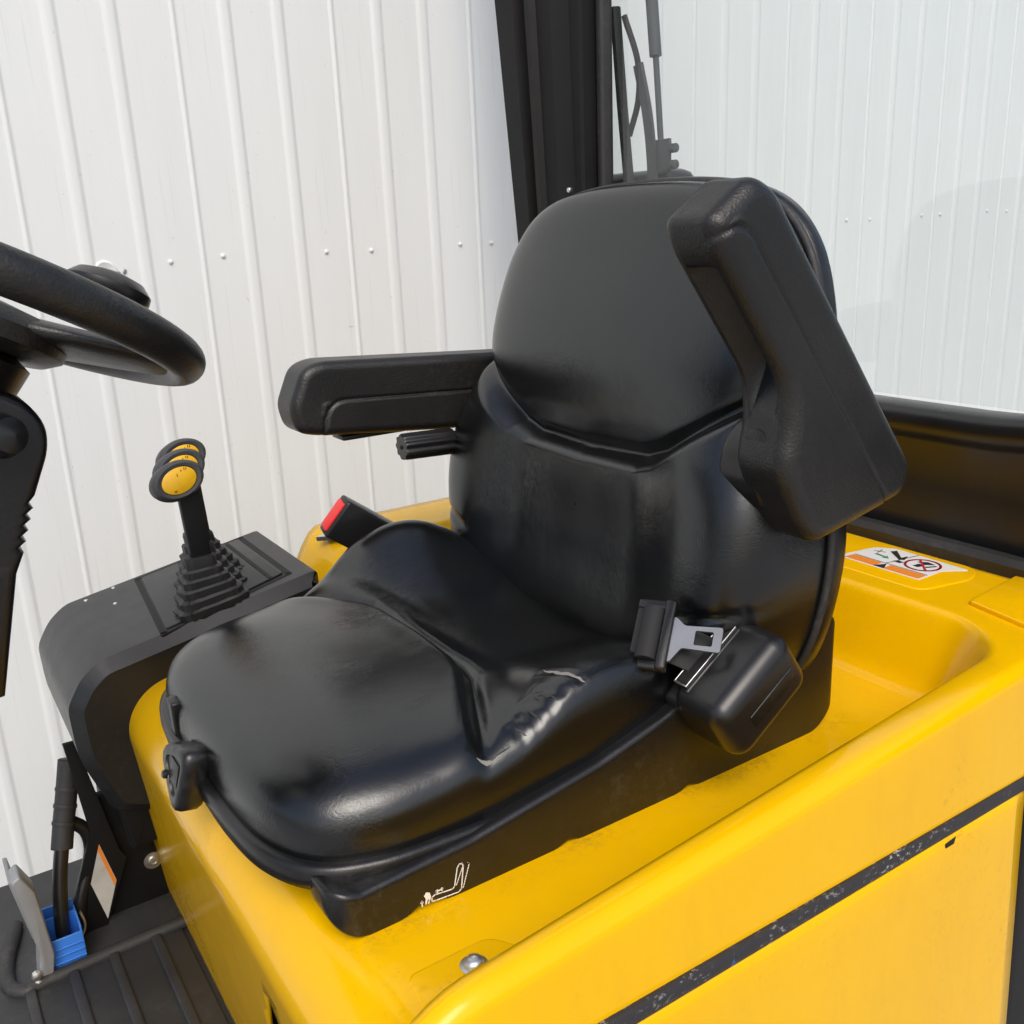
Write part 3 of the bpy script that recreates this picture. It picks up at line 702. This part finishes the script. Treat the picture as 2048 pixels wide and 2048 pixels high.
# fluted adjuster knob under the far armrest
rows = []
for x, s in ((.612, .0), (.612, .93), (.615, 1), (.695, 1.02), (.700, .9), (.700, 0)):
    rows.append([(x, 1.238+s*(.0185+.0016*math.cos(9*t))*math.cos(t), .299-(x-.612)*.04+s*(.0185+.0016*math.cos(9*t))*math.sin(t)) for t in np.linspace(0, 2*math.pi, 72, endpoint=False)])
kn = from_grid('adjuster_knob', rows, 'plastic_smooth', armR, wrap=True, sharp=35)
lathe('knob_bolt', 'dark', [(.0032, 0), (.0032, .001)], (.6118, 1.238, .299), (-1, 0, 0), armR, 12)
lathe('knob_stem', 'zinc', [(.006, 0), (.006, .05)], (.698, 1.238, .296), (1, 0, 0), armR, 12)

# ---- seat belt: retractor on the near side, buckle on the far side ---------
belt = thing('belt_retractor', (.673, .69, .1), 'black seat belt retractor box with metal tongue on the near side of the seat', 'seat belt')
E1 = Vector((.829, 0, .559)); E3 = Vector((-.559, 0, .829)); EY = Vector((0, 1, 0)); RT = Matrix((E1, EY, E3)).transposed()
RCn = Vector((.688, .640, .128))
def rl(a, b, c): return RCn+E1*a+EY*b+E3*c
bx = rbox('housing', 'plastic_smooth', RCn, (.122, .076, .080), .020, belt, RT, 7)
rbox('housing_flank', 'plastic_smooth', rl(.0, .036, -.006), (.118, .040, .060), .008, bx, RT)
rbox('housing_inset', 'plastic', rl(.008, -.0382, -.004), (.070, .002, .018), .0008, bx, RT)
rbox('top_rib', 'plastic_smooth', rl(-.002, .016, .0395), (.092, .006, .005), .0025, bx, RT)
for a, b, sx, sy in ((-.042, .028, .002, .018), (.042, .028, .002, .018), (0, .0195, .086, .0016), (0, .0365, .086, .0016)):
    rbox('slot_frame', 'zinc', rl(a, b, .0415), (sx, sy, .003), .0006, belt, RT)
rbox('slot', 'dark', rl(0, .028, .0385), (.080, .014, .006), .001, belt, RT)
# webbing rises out of the slot and folds over to the tongue
TO = Vector((.652, .683, .175))
wpth = catmull([tuple(rl(0, .028, .034)), tuple(rl(-.004, .034, .044)), tuple(TO+Vector((-.008, .010, -.004))), tuple(TO+Vector((-.028, .036, -.002)))], 8)
rows = []
for i, p in enumerate(wpth):
    p = Vector(p); rows.append([p-E1*.023+E3*.0012, p+E1*.023+E3*.0012, p+E1*.023-E3*.0012, p-E1*.023-E3*.0012])
from_grid('webbing', [[tuple(v) for v in r] for r in rows], 'webbing', belt, wrap=True, cap0=True, cap1=True, sharp=40)
T2 = (Vector((-.55, .80, -.02))).normalized(); T1 = (E1-T2*E1.dot(T2)).normalized(); T3 = T1.cross(T2); T3 = T3 if T3.z > 0 else -T3
RTT = Matrix((T1, T2, T3)).transposed()
def tl(a, b, c): return TO+T1*a+T2*b+T3*c
tongue = bmesh.new()
def tongue_plate():
    out = rounded([(-.030, .022), (-.030, .012), (-.013, .002), (-.0145, -.038), (.0145, -.038), (.013, .002), (.022, .012), (.022, .022)], .003, 4)
    hol = rounded([(-.0085, -.029), (.0085, -.029), (.0085, -.010), (-.0085, -.010)], .002, 4)
    bm = bmesh.new(); es = []
    for ring in (out, hol):
        vs = [bm.verts.new(tl(a, b, .008)) for a, b in ring]
        es += [bm.edges.new((vs[i], vs[(i+1) % len(vs)])) for i in range(len(vs))]
    bmesh.ops.triangle_fill(bm, edges=es, use_beauty=True)
    r = bmesh.ops.extrude_face_region(bm, geom=bm.faces[:]); bmesh.ops.translate(bm, verts=[v for v in r['geom'] if isinstance(v, bmesh.types.BMVert)], vec=T3*.0028)
    bmesh.ops.recalc_face_normals(bm, faces=bm.faces[:]); return bm
tongue.free()
tg = from_bm('tongue', tongue_plate(), 'tongue_steel', belt, sharp=30)
# plastic grip with a slot the webbing loops through
gr_o = rounded([(-.040, .016), (.040, .016), (.040, .052), (.034, .058), (-.034, .058), (-.040, .052)], .008, 5)
prism('tongue_grip', 'plastic', rounded([(-.041, .014), (.041, .014), (.041, .026), (-.041, .026)], .004), .012, lambda a, b, t: tuple(tl(a, b, .003+t)), .003, tg)
prism('tongue_grip', 'plastic', rounded([(-.041, .046), (.041, .046), (.036, .056), (-.036, .056)], .004), .010, lambda a, b, t: tuple(tl(a, b, .000+t)), .003, tg)
for s in (-1, 1): prism('tongue_grip', 'plastic', rounded([(s*.041, .014), (s*.041, .056), (s*.030, .056), (s*.030, .014)], .003), .010, lambda a, b, t: tuple(tl(a, b, .002+t)), .003, tg)
sweep('webbing_loop', 'webbing', [tuple(tl(-.030, .038, .006)), tuple(tl(.030, .038, .006))], .0125, belt, seg=18, up=(0, 0, 1))

bk = thing('belt_buckle', (.56, 1.25, .1), 'black seat belt buckle with red release button on the far side of the seat', 'seat belt')
BA = Vector((.80, .02, -.60)).normalized()  # from button end down into the seat
B2 = Vector((0.12, 1, .2)); B2 = (B2-BA*B2.dot(BA)).normalized(); B3 = BA.cross(B2); RB = Matrix((BA, B2, B3)).transposed()
BC = Vector((.506, 1.262, .212))
hs = rbox('housing', 'plastic_smooth', BC+BA*.062, (.122, .032, .062), .004, bk, RB)
rbox('release_button', 'red', BC+BA*.0005, (.006, .022, .048), .002, bk, RB)
rbox('button_frame', 'plastic', BC+BA*.006, (.008, .030, .060), .003, bk, RB)
sweep('bracket', 'zinc', [(.575, 1.50, .104), (.60, 1.46, .112), (.62, 1.40, .118)], .012, bk, section=[(-1, -.3), (1, -.3), (1, .3), (-1, .3)])

# ---- lever console ---------------------------------------------------------
con = thing('lever_console', (.33, 1.47, -.2), 'grey-black plastic side console carrying three control levers', 'console')
SLP = (.11-.05)/(.53-.19)
def ctop(x): return .05+SLP*(x-.19)
prof = rounded([(.505, ctop(.505)), (.175, ctop(.175)), (.148, .026), (.126, -.010), (.128, -.09), (.160, -.182), (.21, -.205), (.505, -.205)], [.01, .012, .012, .012, .03, .012, .02, .02], 4)
prism('housing', 'console_plastic', prof, .30, lambda a, b, t: (a, 1.328+t, b), .017, con, 1)
prism('lower_shroud', 'black_metal', rounded([(.165, -.17), (.235, -.17), (.225, -.275), (.180, -.28)], .01), .20, lambda a, b, t: (a, 1.372+t, b), .008, con)
def ct(a, b, t): return (a, b, ctop(a)+t)
rc = [(.288, 1.598), (.468, 1.604), (.468, 1.372), (.266, 1.345)]
ribbon('recess_groove', 'dark', [rc+[rc[0]]], ct, .009, con, -.002, .0026)
prism('cover_plate', 'console_plastic', rounded([(.293, 1.591), (.462, 1.597), (.462, 1.379), (.272, 1.352)], .006), .004, lambda a, b, t: ct(a, b, t-.001), .0015, con)
ribbon('plate_seam', 'dark', [[(.440, 1.59), (.440, 1.38)]], ct, .006, con, .0032, .0006)
for x, y in ((.205, 1.592), (.250, 1.601), (.238, 1.530)): lathe('screw', 'zinc', [(.0035, 0), (.003, .0012), (.0005, .0014)], ct(x, y, .0002), (0, 0, 1), con, 10)
LY = (1.372, 1.430, 1.488)
def make_lever(i):
    y = LY[i]; dx = .016*i
    lv = thing('control_lever', (.345+dx, y, ctop(.345)), ('nearest', 'middle', 'farthest')[i]+' control lever with yellow capped grey knob and rubber boot on the console', 'lever', 'control levers on the console')
    # bellows boot
    prof = [(.052, .000), (.053, .010), (.047, .013), (.0465, .0225), (.040, .026), (.040, .036), (.034, .039), (.034, .049), (.028, .052), (.028, .062), (.022, .065), (.022, .078), (.0205, .082)]
    rows = []
    for r, h in prof:
        rx, ry = r, r*.52+.003; cxx = .347+dx-h*.14
        sq = [(math.copysign(abs(math.cos(t))**.45, math.cos(t))*rx, math.copysign(abs(math.sin(t))**.45, math.sin(t))*ry) for t in np.linspace(0, 2*math.pi, 44, endpoint=False)]
        rows.append([(cxx+a*(1+.035*math.sin(5*k+h*300))+random.uniform(-.0008, .0008), y+b*(1+.05*math.sin(3*k+h*210+i)), ctop(.347)+h*1.0+SLP*a*(1-h/.09)) for k, (a, b) in enumerate(sq)])
    from_grid('boot', rows, 'boot_rubber', lv, wrap=True, cap1=True, sharp=30)
    # flat arm
    base = Vector((.340+dx, y, ctop(.345)+.07)); top = Vector((.333+dx, y, .268))
    ax = (top-base).normalized(); rbox('arm', 'black_metal', (base+top)/2, (.030, .016, (top-base).length+.03), .003, lv, frame((1, 0, -ax.x/ax.z), (0, 0, 1)))
    # oval knob facing the driver's left
    kc = Vector((.320+dx*1.2, y-.008, .276+.0035*i)); nx = Vector((.10, -.95, .22)).normalized(); maj = Vector((.93, .12, .28))
    kp = [(.020, -.030), (.030, -.026), (.0385, -.016), (.041, -.004), (.0395, .005), (.034, .0095), (.0285, .0085), (.0275, .0065), (.0005, .0065)]
    lathe('grip', 'grip_rubber', [(r*.97, h) for r, h in kp], kc, nx, lv, 40, 1.0, .70, maj)
    cap = lathe('cap', 'knob_yellow', [(.0274, .0050), (.0274, .0078), (.026, .0085), (.0005, .0090)], kc, nx, lv, 40, .95, .66, maj)
    X = (maj-nx*maj.dot(nx)).normalized(); Y = nx.cross(X)
    def km(a, b, t): return tuple(kc+X*a+Y*b+nx*(.0088+t))
    ribbon('cap_symbol', 'ink', [[(.000, .006), (.0008, .0095)], [(.008, .0105), (.0085, .0125)], [(.013, .0105), (.014, .0135)], [(.0155, .010), (.0168, .0125)], [(-.013, -.0125), (-.010, -.0110)], [(-.013, -.0125), (-.0135, -.0100)]], km, .0010, cap)
for i in range(3): make_lever(i)

# ---- steering column and wheel ---------------------------------------------
st = thing('steering_wheel', (-.02, .95, .20), 'black steering wheel and column cover cut by the left picture edge', 'steering wheel')
AL = math.radians(25.9); TT = Vector((-math.cos(AL), 0, math.sin(AL))); WY = Vector((0, math.cos(.136), -math.sin(.136))); WNm = TT.cross(WY).normalized(); WNm = WNm if WNm.z > 0 else -WNm
WR = .1987; WC = Vector((.243, .964, .482))+TT*WR
path = [tuple(WC-TT*(WR*math.cos(t))+WY*(WR*math.sin(t))) for t in np.linspace(0, 2*math.pi, 120, endpoint=False)]
sweep('rim', 'arm_plastic', path, .0178, st, seg=24, closed=True, up=tuple(WNm))
lathe('hub', 'arm_plastic', [(.085, -.012), (.098, -.004), (.100, .01), (.09, .022), (.05, .03), (.0005, .032)], WC-WNm*.03, WNm, st, 40)
for an in (0.0, 2.1, -2.1):
    d = -TT*math.cos(an)+WY*math.sin(an); s = WNm.cross(d)
    rows = []
    for q, hw, th in (((.04, .085, .016), (.10, .085, .014), (.15, .078, .012), (.190, .060, .010)) if an == 0 else ((.04, .052, .016), (.10, .040, .014), (.15, .028, .012), (.192, .024, .010))):
        c = WC-WNm*(.026*(1-q/.2))+d*q
        rows.append([tuple(c+s*(hw*math.cos(t))+WNm*(th*math.sin(t))) for t in np.linspace(0, 2*math.pi, 20, endpoint=False)])
    from_grid('spoke', rows, 'arm_plastic', st, wrap=True, cap0=True, cap1=True)
lathe('column_neck', 'plastic', [(.060, 0), (.068, .035), (.075, .065), (.06, .075)], WC-WNm*.115, WNm, st, 32)
KN = Vector((.212, 1.105, .545)); 
lathe('spinner_knob', 'plastic_smooth', [(.012, -.03), (.014, -.01), (.036, -.004), (.044, .006), (.044, .014), (.034, .024), (.016, .029), (.0005, .030)], KN, WNm, st, 32)
co_ = [(-.12, .50), (.062, .496), (.098, .476), (.111, .452), (.109, .430), (.092, .392)]
zz, xx = .388, .0905
for k in range(5): co_ += [(xx-.0045, zz-.002), (xx-.0015, zz-.007)]; xx -= .0035; zz -= .0095
co_ += [(.066, .325), (.038, .215), (-.12, .20)]
prism('column_cover', 'plastic', rounded(co_[:6], [0, .02, .02, .015, .01, 0], 5)+co_[6:], .10, lambda a, b, t: (a, .905+t, b), .008, st)
lathe('stalk_knob', 'plastic_smooth', [(.008, -.06), (.010, -.02), (.017, -.012), (.019, 0), (.015, .012), (.0005, .018)], (.074, .885, .452), (.4, -.8, .1), st, 20)

# ---- footwell: floor, mat, pedal, connector ---------------------------------
fl = thing('footwell_floor', (.05, 1.2, -.43), 'black footwell floor with ribbed rubber mat and dark side panel', 'floor mat')
bm = bmesh.new(); bmesh.ops.create_cube(bm, size=1, matrix=Matrix.Translation((-.02, 1.13, -.432))@Matrix.Diagonal((.52, 1.0, .02, 1)))
from_bm('floor_plate', bm, 'mat_rubber', fl, smooth=False)
rbox('mat', 'mat_rubber', (-.04, .85, -.4195), (.53, 1.02, .006), .002, fl)
for x in (-.10, -.045, .010, .068, .124, .186):
    rbox('mat_rib', 'mat_rubber', (x, .86, -.4150), (.015, .98, .009), .003, fl)
sweep('mat_border', 'rubber', catmull([(.236, 1.350, -.416), (.12, 1.347, -.416), (.03, 1.342, -.416), (.002, 1.340, -.416), (-.014, 1.365, -.416), (-.010, 1.42, -.416), (.004, 1.47, -.416), (.012, 1.50, -.416)], 8), .0105, fl, seg=12)
rbox('side_wall', 'black_metal', (.188, 1.452, -.32), (.105, .016, .22), .003, fl)
rbox('upper_wall', 'black_metal', (.20, 1.50, -.20), (.07, .10, .14), .006, fl)
lathe('washer_bolt', 'zinc', [(.0145, 0), (.0145, .0015), (.0075, .002), (.0075, .005), (.0045, .0055), (.004, .004), (.0005, .004)], (.2160, 1.4435, -.352), (0, -1, 0), fl, 20)
pl = prism('label_plate', 'black_metal', [(.168, -.300), (.176, -.318), (.126, -.440), (.080, -.440), (.092, -.365), (.132, -.255), (.118, -.10), (.135, -.10)], .006, lambda a, b, t: (a, 1.424+t, b), .001, fl)
def lm(a, b, t): return (a, 1.4238-t, b)
lb = prism('caution_label', 'label_grey', [(.141, -.279), (.156, -.350), (.134, -.411), (.1195, -.341)], .0006, lm, 0, pl)
prism('orange_band', 'orange', [(.1405, -.2795), (.1553, -.3495), (.1520, -.3585), (.1372, -.2888)], .0003, lambda a, b, t: lm(a, b, t+.0007), 0, lb)
pdl = thing('brake_pedal', (.03, 1.37, -.43), 'worn grey metal pedal standing in the footwell beside the blue connector', 'pedal')
prism('pedal_arm', 'pedal_metal', rounded([(.015, -.243), (.027, -.236), (.042, -.270), (.050, -.378), (.038, -.440), (.022, -.433), (.031, -.368), (.022, -.298)], .005), .040, lambda a, b, t: (a, 1.342+t, b), .003, pdl)
prism('pedal_face', 'pedal_metal', rounded([(.012, -.246), (.018, -.246), (.031, -.345), (.027, -.348)], .002), .070, lambda a, b, t: (a, 1.352+t, b), .002, pdl)
for z in (-.398, -.412): lathe('pivot_nut', 'zinc', [(.007, 0), (.007, .006), (.003, .008)], (.022, 1.342, z), (0, -1, 0), pdl, 8)
pc = thing('power_connector', (.068, 1.392, -.44), 'bright blue plastic connector with black cables beside the pedal', 'connector')
RCX = Matrix.Rotation(.10, 3, 'Y')
for nm, c, s in (('housing_wall', (.047, 1.392, -.408), (.003, .066, .110)), ('housing_wall', (.090, 1.392, -.412), (.003, .060, .100)), ('housing_wall', (.069, 1.360, -.416), (.045, .003, .095)), ('housing_wall', (.068, 1.424, -.408), (.045, .003, .110)), ('divider', (.068, 1.405, -.385), (.042, .002, .05))):
    rbox(nm, 'blue', c, s, .0012, pc)
for z in (-.384, -.396, -.408, -.420, -.432): rbox('grip_rib', 'blue', (.0695, 1.3575, z), (.044, .003, .0025), .001, pc)
sweep('cable', 'plastic_smooth', catmull([(.066, 1.388, -.425), (.070, 1.395, -.36), (.080, 1.41, -.30), (.094, 1.425, -.25), (.108, 1.44, -.20), (.125, 1.455, -.14)], 8), .0105, pc)
sweep('cable', 'plastic_smooth', catmull([(.104, 1.432, -.225), (.126, 1.435, -.252), (.130, 1.436, -.285), (.120, 1.435, -.32), (.100, 1.425, -.365), (.090, 1.42, -.42)], 8), .0100, pc)
sweep('sleeve', 'rubber', catmull([(.090, 1.418, -.262), (.101, 1.432, -.225), (.110, 1.44, -.195), (.125, 1.452, -.14)], 6), .0155, pc)
for p in ((.100, 1.430, -.228), (.107, 1.437, -.205), (.114, 1.443, -.182)): lathe('tape_band', 'rubber', [(.0164, -.003), (.0170, 0), (.0164, .003)], p, (.35, .3, .9), pc, 20)
sweep('cable_clip', 'zinc', catmull([(.092, 1.415, -.375), (.086, 1.41, -.395), (.092, 1.405, -.41), (.100, 1.408, -.395), (.097, 1.412, -.375)], 6), .0022, pc, seg=8)
